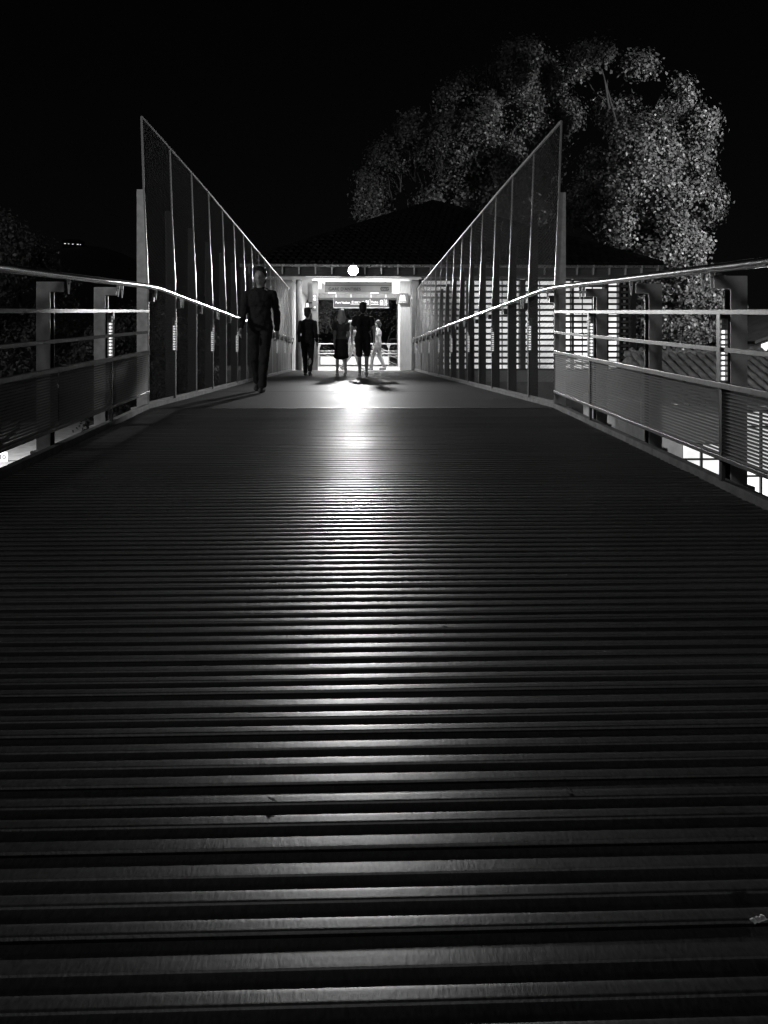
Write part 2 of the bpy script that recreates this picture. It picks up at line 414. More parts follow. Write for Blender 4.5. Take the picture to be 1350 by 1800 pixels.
def handrail(s):
    side = 'right' if s > 0 else 'left'
    root = empty('handrail', (s*2.01, 0, 0), label='shiny tubular steel handrail running along the %s side of the bridge' % side, cat='handrail')
    hz = lambda y: dz(y) + 1.23 + (0 if y < CREST else -.008*(y-CREST))
    ks = list(range(-9, 16, 2))
    brm = MB().add([(-.014,-.004,0),(.014,-.004,0),(.0035,-.004,-.108),(-.0035,-.004,-.108),(-.014,.004,0),(.014,.004,0),(.0035,.004,-.108),(-.0035,.004,-.108)],
                   [(0,3,2,1),(4,5,6,7),(0,1,5,4),(1,2,6,5),(2,3,7,6),(3,0,4,7)]).mesh('bracket', M['bracket'])
    hole = MB().tube([(0, -.0055, -.035), (0, .0055, -.035)], .005, 8).mesh('bolt', M['signdark'])
    for a in ks:
        y0, y1 = py(a)+.052, min(py(a+2)+.048, 28.8)
        if a == -1:
            pts = [(0, y0, hz(y0)), (0, CREST-.35, hz(CREST-.35)), (0, CREST+.3, hz(CREST)), (0, y1, hz(y1))]
        else: pts = [(0, y0, hz(y0)), (0, y1, hz(y1))]
        MB().tube(pts, .026, 14).build('rail_tube', M['steel'], root, smooth=True)
    for k in range(-8, 16):
        y = py(k)+.05; offs = (-.06, .06) if k % 2 else (0,)
        for o_ in offs:
            b = inst('bracket', brm, root, (0, y+o_, hz(y)-.018)); inst('bolt', hole, b)
    return root
for s in (1, -1): handrail(s)

# ------------------------------------------------------------------ station building
SB = empty('station_building', (0, 28.2, 0), label='station entrance building with hipped roof, glowing slatted windows and open passage', cat='building')
Y0 = 28.2
def P(x0, x1, y0, y1, z0, z1, name, m, parent=None, bevel=0.):
    return MB().box(x0, x1, y0-Y0, y1-Y0, z0, z1).build(name, m, parent or SB, bevel=bevel)
EX0, EX1, EZ = -3.7, 10.3, 3.46
# floor slab and base
P(-7, 9.9, 29.22, 42, -.4, -.005, 'floor_slab', M['floor'])
P(2.25, 9.6, 29.3, 29.42, GZ, -.41, 'base_wall', M['wallgrey']); P(-3.4, -2.25, 29.3, 29.42, GZ, -.41, 'base_wall', M['wallgrey'])
P(9.48, 9.6, 29.43, 42, GZ, -.41, 'base_wall', M['wallgrey'])
# roof
rp = math.tan(R(25)); RD = 6.99
def roof_face(pts): return [(x, y-Y0, z) for x, y, z in pts]
rz = EZ + .06
a, b_, c_, d_ = (EX0, 28.1, rz), (EX1, 28.1, rz), (EX1, 42.1, rz), (EX0, 42.1, rz)
e, f_ = (EX0+RD, 35.1, rz+RD*rp), (EX1-RD, 35.1, rz+RD*rp)
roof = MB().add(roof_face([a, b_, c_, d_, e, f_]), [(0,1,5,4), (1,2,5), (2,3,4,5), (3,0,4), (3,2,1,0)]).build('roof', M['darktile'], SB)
# courses of barrel tiles on the front and right slopes
tl = MB()
nrow = 22
for r in range(nrow):
    y0 = 28.02 + r*RD/nrow; z0 = rz + .03 + max(0, r*RD/nrow)*rp
    ext = r*RD/nrow; x = EX0 + ext
    while x < EX1 - ext:
        L_ = RD/nrow*1.12; za, zb = z0+.015, z0+L_*rp
        vs = []
        for (yy, zz) in ((y0, za+.02), (y0+L_, zb-.0)):
            for t in range(5):
                th = math.pi*t/4; vs.append((x+.12-.105*math.cos(th), yy-Y0, zz+.07*math.sin(th)-.03))
        tl.add(vs, [(t, t+1, t+6, t+5) for t in range(4)] + [(0,1,2,3,4)])
        x += .25
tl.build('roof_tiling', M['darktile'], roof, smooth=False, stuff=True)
for q0, q1 in ((b_, f_), (a, e), (e, f_)):
    MB().tube([(q0[0], q0[1]-Y0, q0[2]+.05), (q1[0], q1[1]-Y0, q1[2]+.05)], .10, 8).build('ridge_capping', M['darktile'], roof)
# gutter, brackets, fascia beam
MB().tube([(EX0, 27.98-Y0, EZ-.005), (EX1, 27.98-Y0, EZ-.005)], .055, 12).build('gutter', M['gutter'], SB, smooth=True)
gbm = MB().add([(-.02,0,.10),(.02,0,.10),(.02,.05,-.22),(-.02,.05,-.22),(-.02,.16,.10),(.02,.16,.10),(.02,.16,-.22),(-.02,.16,-.22)],
               [(0,3,2,1),(4,5,6,7),(0,1,5,4),(1,2,6,5),(2,3,7,6),(3,0,4,7)]).mesh('gutter_bracket', M['paint'])
x = EX0 + .3
while x < EX1: inst('gutter_bracket', gbm, SB, (x, 28.05-.13-Y0, EZ-.06)); x += .54
P(EX0+.05, EX1-.05, 28.10, 28.22, 3.12, 3.44, 'fascia_beam', M['beam'])
rfm = boxmesh('rafter_end', .09, 1.1, .14, M['beam'])
x = EX0 + .4
while x < EX1-.2: inst('rafter_end', rfm, SB, (x, 28.80-Y0, 3.37)); x += .54
P(2.3, 9.8, 28.9, 29.0, 3.13, 3.29, 'lintel', M['paint'])
# slatted window wall, bay by bay
uprights = [(2.30, .10), (3.95, .10), (5.84, .19), (7.58, .07), (8.75, .14), (9.22, .06), (9.70, .16)]
for x, wd in uprights: P(x-wd/2, x+wd/2, 29.2, 29.36, -.004, 3.125, 'upright', M['darkpaint'])
for (xa, wa), (xb, wb) in zip(uprights, uprights[1:]):
    l0, l1 = xa+wa/2+.003, xb-wb/2-.003
    sm = boxmesh('slat', l1-l0, .05, .078, M['beam'])
    for r in range(16):
        inst('slat', sm, SB, ((l0+l1)/2, 29.27-Y0, .02 + r*.2065), (R(random.uniform(-3, 3)), 0, 0))
    lit = xb < 9.3
    MB().box(l0, l1, 29.50-Y0, 29.52-Y0, .03, 3.11).build('frosted_pane', M['glow'] if lit else M['darkglass'], SB)
    if l1 - l0 > 1:
        n_ = 3
        for i in range(1, n_): P(l0+(l1-l0)*i/n_-.02, l0+(l1-l0)*i/n_+.02, 29.44, 29.49, .03, 3.11, 'glazing_bar', M['celldark'] if 'celldark' in M else M['paint'])
    if not lit:
        for r in range(15):
            inst('slat_stub', boxmesh('slat_stub', .07, .03, .07, M['paint']), SB, ((l0+l1)/2, 29.40-Y0, .12 + r*.2065))
# opening jambs
M['jamb'] = mat('white painted timber', .8, .6, 0, 9, .15, .1, 60, stretch=(5, 5, .4))
P(1.62, 1.98, 29.6, 29.95, -.004, 3.1, 'jamb_post', M['jamb'], bevel=.01)
P(2.0, 2.24, 29.15, 29.5, -.004, 3.1, 'corner_post', M['wallgrey'], bevel=.01)
P(-1.42, -1.22, 29.5, 29.75, -.004, 3.1, 'jamb_post', M['wallgrey'], bevel=.01)
P(-1.62, -1.46, 30.4, 30.6, -.004, 3.1, 'jamb_post', M['wallgrey'], bevel=.01)
MB().tube([(-1.86, 29.3-Y0, 0), (-1.86, 29.3-Y0, 3.1)], .11, 18).build('round_column', M['wallgrey'], SB, smooth=True)
MB().tube([(-1.86, 29.3-Y0, 0.02), (-1.86, 29.3-Y0, .72)], .125, 18).build('column_sleeve', M['rail'], SB, smooth=True)
P(-3.4, -2.1, 29.25, 29.4, -.004, 3.1, 'front_wall', M['wallgrey'])
P(-2.25, -2.1, 29.41, 38.9, -.004, 3.1, 'side_wall', M['wallgrey'])
P(2.0, 2.12, 30.0, 38.0, -.004, 3.1, 'side_wall', M['white'])
P(-3.4, 9.6, 29.38, 41.9, 3.22, 3.28, 'ceiling', M['white'])
P(9.55, 9.68, 29.55, 41.8, -.004, 3.1, 'side_wall', M['wallgrey']); P(2.14, 9.5, 41.6, 41.8, -.004, 3.1, 'back_wall', M['wallgrey'])
P(-1.45, 1.35, 30.2, 30.24, 3.09, 3.19, 'glow_strip', M['tube']); P(-1.45, -1.12, 30.25, 30.28, 2.86, 3.08, 'glow_panel', M['glow'])  # glowing strip and panel added in place of lit ceiling and glare
P(1.36, 1.98, 30.2, 30.26, 2.70, 3.19, 'glow_panel', M['signlitpanel'] if 'signlitpanel' in M else M['glow'])
# ceiling lights
for x in (-.9, .9):
    for y in (31.5, 36.5):
        P(x-.14, x+.14, y-1.15, y+1.15, 3.10, 3.215, 'ceiling_light', M['tube'])
for x in (-1.0, 1.0): P(x-.6, x+.6, 28.64, 28.80, 3.17, 3.24, 'eave_downlight', M['tube'])
# beam carrying the signs
P(-1.21, 1.60, 30.1, 30.2, 2.54, 2.70, 'sign_beam', M['paletimber'])

# lamp under the eave
LP = empty('eave_lamp', (0, 27.75, 3.27), label='round floodlight burning brightly under the middle of the station eave', cat='lamp')
MB().tube([(0, .20, 0), (0, .05, 0), (0, -.05, 0)], [.09, .155, .17], 24).build('housing', M['darkpaint'], LP, smooth=False)
MB().ball((0, -.055, 0), .155, 14, (1, .3, 1)).build('lens', M['lampglass'], LP, smooth=True)
MB().tube([(0, .08, .17), (0, .10, .24), (0, .20, .26)], .02, 8).build('stem', M['paint'], LP)
l = light('eave_lamp_light', 'SPOT', (0, 27.60, 3.27), 9000, .13, spot=31); l.data.spot_blend = 1; aim(l, (0, 3, .45))

# station name board
NB = empty('name_board', (.18, 30.0, 2.72), label='long grey station name board above the passage entrance', cat='sign')
MB().box(-1.18, 1.18, 0, .05, 0, .38).build('board', M['sign'], NB, bevel=.006)
MB().box(-1.18, 1.18, -.003, -.0005, .245, .262).build('stripe', M['signdark'], NB)
text_mesh("GARE D'ANTIBES", .15, M['signdark'], NB, (-1.05, -.006, .07), offset=.002)
MB().add([(.78,-.004,.06),(1.04,-.004,.06),(1.08,-.004,.10),(1.06,-.004,.20),(.80,-.004,.20),(.77,-.004,.16)], [(0,1,2,3,4,5)]).build('logo_shape', M['signdark'], NB)
text_mesh("SNCF", .105, M['sign'], NB, (.795, -.009, .093), depth=.002, shear=.25, offset=.001)
for x in (-1.0, -.35, .3, .95): MB().box(x-.02, x+.02, .01, .04, .382, .408).build('hanger', M['darkpaint'], NB)

# direction sign
DS = empty('direction_sign', (.28, 29.8, 2.19), label='hanging direction sign with white destinations and symbols under the name board', cat='sign')
MB().box(-.96, .96, 0, .08, 0, .34).build('board', M['signlit'], DS, bevel=.008)
fr = MB().box(-.97, .97, -.006, .084, -.028, -.002).box(-.975, -.962, -.006, .084, -.002, .342)
fr.build('frame', M['bracket'], DS)
text_mesh("Port Vauban", .10, M['signwhite'], DS, (-.90, -.006, .13), offset=.003)
text_mesh("Centre-ville", .10, M['signwhite'], DS, (-.34, -.006, .15), offset=.003)
MB().box(-.38, .12, -.005, -.001, .105, .122).build('underline', M['signwhite'], DS)
text_mesh("Trains", .10, M['signwhite'], DS, (.335, -.006, .15), offset=.003)
MB().box(.335, .60, -.005, -.001, .095, .115).build('underline', M['signwhite'], DS)
for x in (.305, .80): MB().box(x-.006, x+.006, -.005, -.001, .05, .29).build('divider', M['signwhite'], DS)
def figure(mb, x, z, h):
    mb.box(x-.022*h/.2, x+.022*h/.2, -.005, -.001, z+.4*h, z+.75*h); mb.box(x-.018*h/.2, x-.003, -.005, -.001, z, z+.4*h); mb.box(x+.003, x+.018*h/.2, -.005, -.001, z, z+.4*h)
    mb.tube([(x, -.005, z+.88*h), (x, -.001, z+.88*h)], .11*h, 10)
mb = MB(); figure(mb, .17, .08, .17); figure(mb, .235, .08, .17); mb.build('walker_symbol', M['signwhite'], DS)
mb = MB().prism([(.65,.10),(.76,.10),(.76,.22),(.73,.26),(.68,.26),(.65,.22)], -.005, -.001); mb.box(.64, .77, -.005, -.001, .075, .088); mb.build('train_symbol', M['signwhite'], DS)
MB().box(.665, .745, -.008, -.0055, .17, .215).build('symbol_window', M['signlit'], DS)
mb = MB(); figure(mb, .87, .07, .2); mb.box(.885, .91, -.005, -.001, .13, .15); mb.build('lift_symbol', M['signwhite'], DS)
for x in (-.88, -.36, .34, .86): MB().box(x-.025, x+.025, .02, .05, .342, .46).build('hanger', M['bracket'], DS)

LS = empty('lift_sign', (1.70, 29.5, 2.30), label='small square projecting sign with a white lift symbol beside the bright jamb', cat='sign')
MB().box(-.21, .21, 0, .05, 0, .36).build('board', M['sign'], LS, bevel=.006)
mb = MB().prism([(-.10,.13),(.10,.13),(.09,.27),(.045,.32),(.03,.28),(-.03,.28),(-.045,.32),(-.09,.27)], -.005, -.001); mb.box(-.12, .12, -.005, -.001, .095, .118); mb.build('lift_symbol', M['signwhite'], LS)
text_mesh("Ascenseur", .065, M['signwhite'], LS, (0, -.006, .04), align='CENTER')
MB().box(.02, .08, .051, .104, .1, .26).build('mount', M['paint'], LS)

# notices on the left of the passage
NO = empty('notice_case', (-1.55, 30.2, 1.78), label='small lit notice case with patchy posters left of the passage', cat='notice board')
MB().box(-.13, .13, 0, .06, 0, .62).build('case', M['darkpaint'], NO, bevel=.005)
for (x0, x1, z0, z1, m) in ((-.11, .0, .03, .16, 'signwhite'), (-.11, -.03, .40, .58, 'signwhite'), (.0, .11, .22, .36, 'lightcloth'), (-.02, .1, .42, .56, 'wallgrey')):
    MB().box(x0, x1, -.004, -.001, z0, z1).build('poster', M[m], NO)
SM = empty('pictogram_sign', (-1.33, 29.47, 2.08), label='narrow sign with three small white round symbols on the left jamb', cat='sign')
MB().box(-.07, .07, 0, .028, 0, .56).build('board', M['sign'], SM)
for z, r_ in ((.47, .04), (.36, .045)): MB().tube([(0, -.005, z), (0, -.0005, z)], r_, 12).build('symbol', M['signwhite'], SM)
MB().box(-.04, .04, -.005, -.001, .08, .10).box(.0, .02, -.0052, -.0012, .05, .13).build('symbol', M['signwhite'], SM)

# end railing of the landing with stair rails
ER = empty('landing_railing', (0, 38.6, 0), label='pale railing with panels across the far end of the passage', cat='railing')
for z, r_ in ((1.02, .032), (.70, .02), (.58, .035), (.46, .015)): MB().tube([(-1.9, 0, z), (2.0, 0, z)], r_, 8).build('rail', M['framebar'], ER, smooth=True)
for x in (-1.55, -.5, .55, 1.6):
    MB().bar((x, .03, 0), (x, .03, .98), .03, .05).build('post', M['framebar'], ER)
    MB().prism([(x-.10, .985), (x+.10, .985), (x+.02, .82), (x-.02, .82)], .0, .02).build('bracket', M['framebar'], ER)
for a in (-1.5, -.45, .6): MB().box(a+.02, a+.99, .01, .025, .08, .44).build('panel', M['white'], ER)
SR = empty('stair_rail', (0, 39.2, 0), label='sloping rails of the stairs going down beyond the landing railing', cat='railing')
for o_ in (0, -.13, -.42, -.52): MB().bar((.9, 0, 1.0+o_), (2.3, 0, .35+o_), .03, .03).build('rail', M['framebar'], SR)
for x in (1.0, 1.6, 2.2): MB().bar((x, .04, -.4), (x, .04, .95-.464*(x-.9)), .04, .04).build('post', M['framebar'], SR)

# ------------------------------------------------------------------ lower right: flat roof, tiled platform building, house
FR = empty('flat_roofed_annex', (5.8, 26, GZ), label='low annex with seamed flat grey roof just right of the bridge', cat='building')
MB().box(-3.1, 3.2, -4.6, 3.1, 0, -1.75-GZ).build('wall', M['white'], FR)
for i in range(4):
    for j in range(5):
        x0 = -3.2+i*1.62; y0 = -4.8+j*1.62
        MB().box(x0+.02, x0+1.6, y0+.02, y0+1.6, -1.74-GZ, -1.66-GZ + random.uniform(0, .006)).build('roof_panel', M['concrete'], FR)
PB = empty('platform_building', (11, 17.6, GZ), label='low platform building with barrel tiled roof and brightly lit windows', cat='building')
ox, oy, oz = 11, 17.6, GZ
BX0, BX1 = 6.2, 17.0
wl = MB()
def wallbox(x0, x1, z0, z1): wl.box(x0-ox, x1-ox, 0, .2, z0-oz, z1-oz)
wins = [(6.88, 7.72, -2.9, -1.30), (8.14, 9.0, -3.2, -.62), (9.5, 10.6, -3.2, -.62), (11.1, 12.2, -3.2, -.62)]
cur = BX0
for (a_, b2, z0, z1) in wins:
    wallbox(cur, a_, GZ, -.5); wallbox(a_, b2, GZ, z0); wallbox(a_, b2, z1, -.5); cur = b2
wallbox(cur, BX1, GZ, -.5)
wl.build('wall', M['white'], PB)
MB().box(BX0-ox, BX0+.2-ox, .21, 5, 0, -.5-oz).box(BX1-.2-ox, BX1-ox, .21, 5, 0, -.5-oz).box(BX0-ox, BX1-ox, 5.01, 5.2, 0, -.5-oz).build('wall', M['white'], PB)
for (a_, b2, z0, z1) in wins:
    wn = MB().box(a_-ox, b2-ox, .10, .12, z0-oz, z1-oz).build('window', M['window'], PB)
    f2 = MB(); n_ = 2
    for i in range(n_+1): x_ = a_+(b2-a_)*i/n_; f2.box(x_-.022-ox, x_+.022-ox, .03, .095, z0-oz, z1-oz)
    for z_ in (z0+.02, z1-.35, z1-.02, (z0+z1)/2-.1): f2.box(a_-ox, b2-ox, .035, .09, z_-.02-oz, z_+.02-oz)
    f2.build('window_frame', M['darkpaint'], wn)
    random.seed(int(a_*10)); sh_ = MB()
    for zz in (z0+.28, z0+.62):
        sh_.box(a_+.03-ox, b2-.03-ox, .065, .095, zz-oz, zz+.022-oz)
        xx = a_+.05
        while xx < b2-.12:
            ww = random.uniform(.04, .11); sh_.box(xx-ox, xx+ww-ox, .07, .093, zz+.023-oz, zz+random.uniform(.06, .2)-oz); xx += ww+random.uniform(.01, .12)
    sh_.build('shelf', M['wallgrey'], wn, stuff=True)
# roof body and tiles
pr_ = math.tan(R(20)); ez = -.42; ry = 20.0
r2 = MB().add([(6.5-ox, 17.3-oy, ez-oz-.04), (BX1+.3-ox, 17.3-oy, ez-oz-.04), (BX1+.3-ox, ry-oy, ez+2.7*pr_-oz-.04), (6.5-ox, ry-oy, ez+2.7*pr_-oz-.04), (BX1+.3-ox, 22.8-oy, ez-oz-.04), (6.5-ox, 22.8-oy, ez-oz-.04)],
              [(0,1,2,3), (3,2,4,5), (0,3,5), (1,4,2), (0,5,4,1)]).build('roof', M['tile'], PB)
def barrel(L_, r0, r1, up=True):
    vs = []
    for (yy, rr) in ((0, r0), (L_, r1)):
        for t in range(7):
            th = math.pi*t/6; vs.append((-rr*math.cos(th), yy, rr*.75*math.sin(th)))
        for t in range(7):
            th = math.pi*t/6; vs.append((-(rr-.014)*math.cos(th), yy, (rr-.014)*.75*math.sin(th)))
    fs = [(t, t+1, t+15, t+14) for t in range(6)] + [(t+7, t+21, t+22, t+8) for t in range(6)] + [(t, t+7, t+8, t+1) for t in range(6)]
    return MB().add(vs, fs).mesh('roof_tile', M['tile'], True)
tm = barrel(.44, .085, .07); ra = R(20)
ncol = 42; nr = 7
for c in range(ncol):
    x = 6.62 + c*.222
    if x > 15.6: break
    for r in range(nr):
        s_ = r*.405
        inst('roof_tile', tm, roof2 if False else r2, (x-ox + random.uniform(-.006, .006), 17.27+s_*math.cos(ra)-oy, ez+s_*math.sin(ra)-oz + .0), (ra + random.uniform(-.02, .02)+.03, 0, random.uniform(-.025, .025)))
cap = MB().tube([(0, -.06, 0), (0, .10, .0)], .06, 10).mesh('ridge_tile', M['bracket2'] if 'bracket2' in M else M['tile'], True)
for c in range(46):
    x = 6.62 + c*.222
    if x < 17.2: inst('ridge_tile', cap, r2, (x-ox, ry-.02-oy, ez+2.7*pr_-oz+.06), (R(25), 0, 0))
MB().tube([(6.45-ox, ry+.05-oy, ez+2.7*pr_-oz), (BX1+.3-ox, ry+.05-oy, ez+2.7*pr_-oz)], .08, 10).build('ridge', M['tile'], r2, smooth=True)
MB().tube([(6.5-ox, 17.22-oy, ez-oz-.05), (BX1+.3-ox, 17.22-oy, ez-oz-.05)], .05, 10).build('gutter', M['gutter'], PB, smooth=True)
HS = empty('house', (21, 38, GZ), label='white gabled house beyond the tiled roof at the right edge', cat='house')
MB().prism([(-4, 0), (4, 0), (4, 6.2), (0, 7.6), (-4, 6.2)], -3, 5).build('wall', M['white'], HS)
rr_ = MB().add([(-4.5,-3.5,6.1),(0,-3.5,7.72),(0,5.5,7.72),(-4.5,5.5,6.1),(-4.5,-3.5,5.98),(0,-3.5,7.62),(0,5.5,7.62),(-4.5,5.5,5.98)], [(0,1,2,3),(4,7,6,5),(0,4,5,1),(3,2,6,7),(0,3,7,4)])
rr_.add([(4.5,-3.5,6.1),(0.001,-3.5,7.72),(0.001,5.5,7.72),(4.5,5.5,6.1),(4.5,-3.5,5.98),(0.001,-3.5,7.62),(0.001,5.5,7.62),(4.5,5.5,5.98)], [(0,3,2,1),(4,5,6,7),(0,1,5,4),(3,7,6,2),(0,4,7,3)])
rr_.build('roof', M['darktile'], HS)
# lights of a house on the far hill
HH = empty('hillside_house', (-435, 1338, GZ + hillh(-435)*.985), label='far house on the dark hill showing a short row of lit windows', cat='house')
MB().box(-15, 15, 0, 12, -6, 7).build('wall', M['hill'], HH); MB().prism([(-16, 7.05), (16, 7.05), (12, 10), (-12, 10)], -1, 13).build('roof', M['hill'], HH)
for (x, w_) in ((-11, 2.5), (-5.5, 1.6), (1, 2.2), (8.5, 2.5), (12.5, 1)):
    MB().box(x-w_/2, x+w_/2, -.3, -.05, 2.5-x*.06, 3.4-x*.06).build('window', M['window'], HH)

# platform sign on the left
PS = empty('platform_sign', (-15.2, 37.6, GZ+.9), label='white platform number sign reading 10 on the lit platform', cat='sign')
MB().bar((0, 0, 0), (0, 0, .5), .05, .05).build('post', M['darkpaint'], PS)
MB().box(-.22, .22, -.05, -.03, .0, .42).build('board', M['paper'], PS)
text_mesh('10', .3, M['signdark'], PS, (0, -.056, .10), align='CENTER', offset=.004)

# ------------------------------------------------------------------ trees
def leaves(name, lobes, n, size, m, parent, origin, shell=.55, squash=1., seed=1, nf=.38):
    rng = np.random.default_rng(seed)
    lob = np.array(lobes, float); wts = lob[:, 3]**2; wts /= wts.sum()
    # every lobe is broken into twig clumps
    nc = int(n/110); li = rng.choice(len(lob), nc, p=wts)
    d = rng.normal(size=(nc, 3)); d /= np.linalg.norm(d, axis=1)[:, None]
    rr = lob[li, 3]*(shell + (1.08-shell)*rng.random(nc)**.7)
    cc = lob[li, :3] + d*rr[:, None]*np.array([1, 1, squash])
    keep = np.array([noise.noise(Vector(c*nf)) + .5*noise.noise(Vector(c*nf*2.3)) > .10 for c in cc]); keep[:3] = True; cc = cc[keep]; d = d[keep]; nc = len(cc)
    ci = rng.integers(0, nc, n)
    p = cc[ci] + rng.normal(size=(n, 3))*size*1.9
    p -= np.array(origin)
    nrm = rng.normal(size=(n, 3))*.62 + d[ci]*.7 + (p + np.array(origin) - cc[ci])*1.2 + np.array([0, 0, .3]); nrm /= np.linalg.norm(nrm, axis=1)[:, None]
    t = np.cross(nrm, rng.normal(size=(n, 3))); t /= np.linalg.norm(t, axis=1)[:, None]; b = np.cross(nrm, t)
    s = size*(.55+.7*rng.random(n))[:, None]
    # five-point leaf outline folded along its rib
    v = np.stack([p - t*s*.5, p + b*s*.42 + nrm*s*.10, p + t*s*.55, p - b*s*.42 + nrm*s*.10], 1).reshape(-1, 3)
    me = bpy.data.meshes.new(name); me.vertices.add(4*n); me.vertices.foreach_set('co', v.ravel())
    idx = np.arange(n)[:, None]*4 + np.array([0, 1, 2, 0, 2, 3]); me.loops.add(6*n); me.loops.foreach_set('vertex_index', idx.ravel().astype(np.int32))
    me.polygons.add(2*n); me.polygons.foreach_set('loop_start', np.arange(2*n, dtype=np.int32)*3); me.polygons.foreach_set('loop_total', np.full(2*n, 3, np.int32))
    me.update(); me.validate(); me.materials.append(m)
    o = bpy.data.objects.new(name, me); col.objects.link(o); o.parent = parent; o['kind'] = 'stuff'; return o
def limb(mb, p, q, r0, r1, seed):
    random.seed(seed); p, q = Vector(p), Vector(q); pts = []; n = 6
    for i in range(n+1):
        t = i/n; c = p.lerp(q, t); j = (1-abs(2*t-1))*.06*(q-p).length
        pts.append(c + Vector((random.uniform(-j, j), random.uniform(-j, j), random.uniform(-j, j)*.5)))
    mb.tube(pts, [r0+(r1-r0)*i/n for i in range(n+1)], 8)
def tree(name, base, lobes, n, size, m, label, cat='tree', shell=.55, rt=.4, seed=1, group=None, fork=None):
    root = empty(name, base, label=label, cat=cat, group=group)
    mb = MB(); fz = fork or (min(l[2] for l in lobes) - base[2])*.75
    limb(mb, (0, 0, 0), (0.1, 0, fz), rt, rt*.7, seed); mb.build('trunk', M['bark'], root, smooth=True)
    mb = MB()
    for i, l in enumerate(lobes):
        q = Vector(l[:3]) - Vector(base); limb(mb, (0.1, 0, fz*.97), tuple(q*1.0), rt*.38, .03, seed*31+i)
        for k in range(3):
            dv = Vector((random.gauss(0, 1), random.gauss(0, 1), random.gauss(0, 1))).normalized()*l[3]*.8
            limb(mb, tuple(q*.9), tuple(q+dv), .06, .015, seed*77+i*3+k)
    mb.build('limbs', M['bark'], root, smooth=True)
    leaves('crown', lobes, n, size, m, root, base, shell=shell, seed=seed, nf=.38 if size > .1 else (.8 if size > .07 else 1.8))
    return root
def L3(px, pyy, r, D):    # place a lobe in the world from its bearing, height and distance
    return ((px-621)*D/1500, D, (624-pyy)*D/1500+.55, r*D/1500)
right = [(1062,118,48,40),(1115,152,50,41),(1165,185,48,40),(1212,205,46,38),(1075,250,42,38),(1130,265,55,37),(1185,270,60,38),(1228,285,38,39),
         (1060,320,48,38),(1115,340,55,37),(1175,345,60,37),(1225,360,40,38),(1055,390,38,38),(1105,410,50,37),(1165,430,55,37),(1215,430,42,38),(1250,440,26,38),(1135,480,45,38),(1190,490,50,38),
         (1150,540,45,38),(1200,550,55,38),(1250,540,40,39),(1170,600,45,39),(1225,600,45,39),(1095,190,30,42),(1030,370,30,40)]
tree('plane_tree', (15.0, 39, GZ), [L3(*l) for l in right], 150000, .16, M['leaf'], 'tall plane tree lit brightly on its right side beyond the station roof', rt=.5, seed=3, fork=4.5)
left = [(905,115,42,45),(870,105,34,45),(945,150,38,46),(765,185,32,44),(735,215,36,44),(830,165,30,47),(880,220,55,44),(820,250,60,43),(720,265,42,44),(690,285,34,44),(760,300,60,43),(930,230,50,46),
        (850,320,60,43),(910,330,55,44),(680,340,40,44),(655,330,26,44),(960,300,45,46),(985,200,28,47),(780,370,50,43),(700,390,40,44),(880,390,50,43),(950,400,45,45),(650,390,26,45)]
tree('plane_tree', (6.0, 45, GZ), [L3(*l) for l in left], 110000, .165, M['leaf'], 'large dim plane tree rising directly behind the station roof ridge', rt=.5, seed=5, fork=5.5)
back = [(575,560,30,47),(610,575,32,47),(650,560,34,48),(690,575,32,47),(720,560,30,48),(600,530,26,49),(665,525,28,49),(630,600,30,47),(560,600,28,47),(700,610,30,47)]
tree('tree', (1.0, 48, GZ), [L3(*l) for l in back], 26000, .13, M['hedgeleaf'], 'dim leafy tree seen through the passage beyond the landing railing', rt=.25, seed=9, fork=3.2)
def shrubtree(x, y, z, r, n, lab, seed, nm='tree', cat='tree', sz=.075):
    random.seed(seed); lobes = []
    for i in range(11):
        a = random.uniform(0, 6.28); q = random.uniform(.2, .75)*r
        lobes.append((x+q*math.cos(a), y+q*math.sin(a), z+random.uniform(-.35 if r > 1.5 else -.9, .75)*r, r*random.uniform(.35, .5)))
    return tree(nm, (x, y, GZ), lobes, n*3, sz, M['hedgeleaf'], lab, cat, rt=.16, seed=seed, fork=max(.6, (z-GZ)*.45))
shrubtree(-8.0, 18.5, .9, 2.2, 12000, 'leafy tree standing at the far left beyond the railing', 21)
shrubtree(-11.5, 21, 1.2, 2.6, 9000, 'taller leafy tree cut by the left picture edge behind the handrail', 22)
shrubtree(-5.6, 20.5, -.1, 1.9, 11000, 'leafy tree seen through the low left railing next to the tall screen', 23)
shrubtree(-4.3, 17.5, -.5, 1.3, 7000, 'small tree growing close behind the foot of the left tall screen', 24)
shrubtree(-4.9, 24.5, -.2, 1.6, 7000, 'small tree behind the middle of the left tall screen', 25)
shrubtree(-4.5, 13.2, -1.9, .7, 5000, 'rounded bush below the left railing seen through the gap under the mesh', 26, 'bush', 'bush', .06)
shrubtree(-6.0, 19.5, -2.6, 1.0, 5000, 'low bush nearest the platform left of the bridge', 27, 'bush', 'bush', .06)

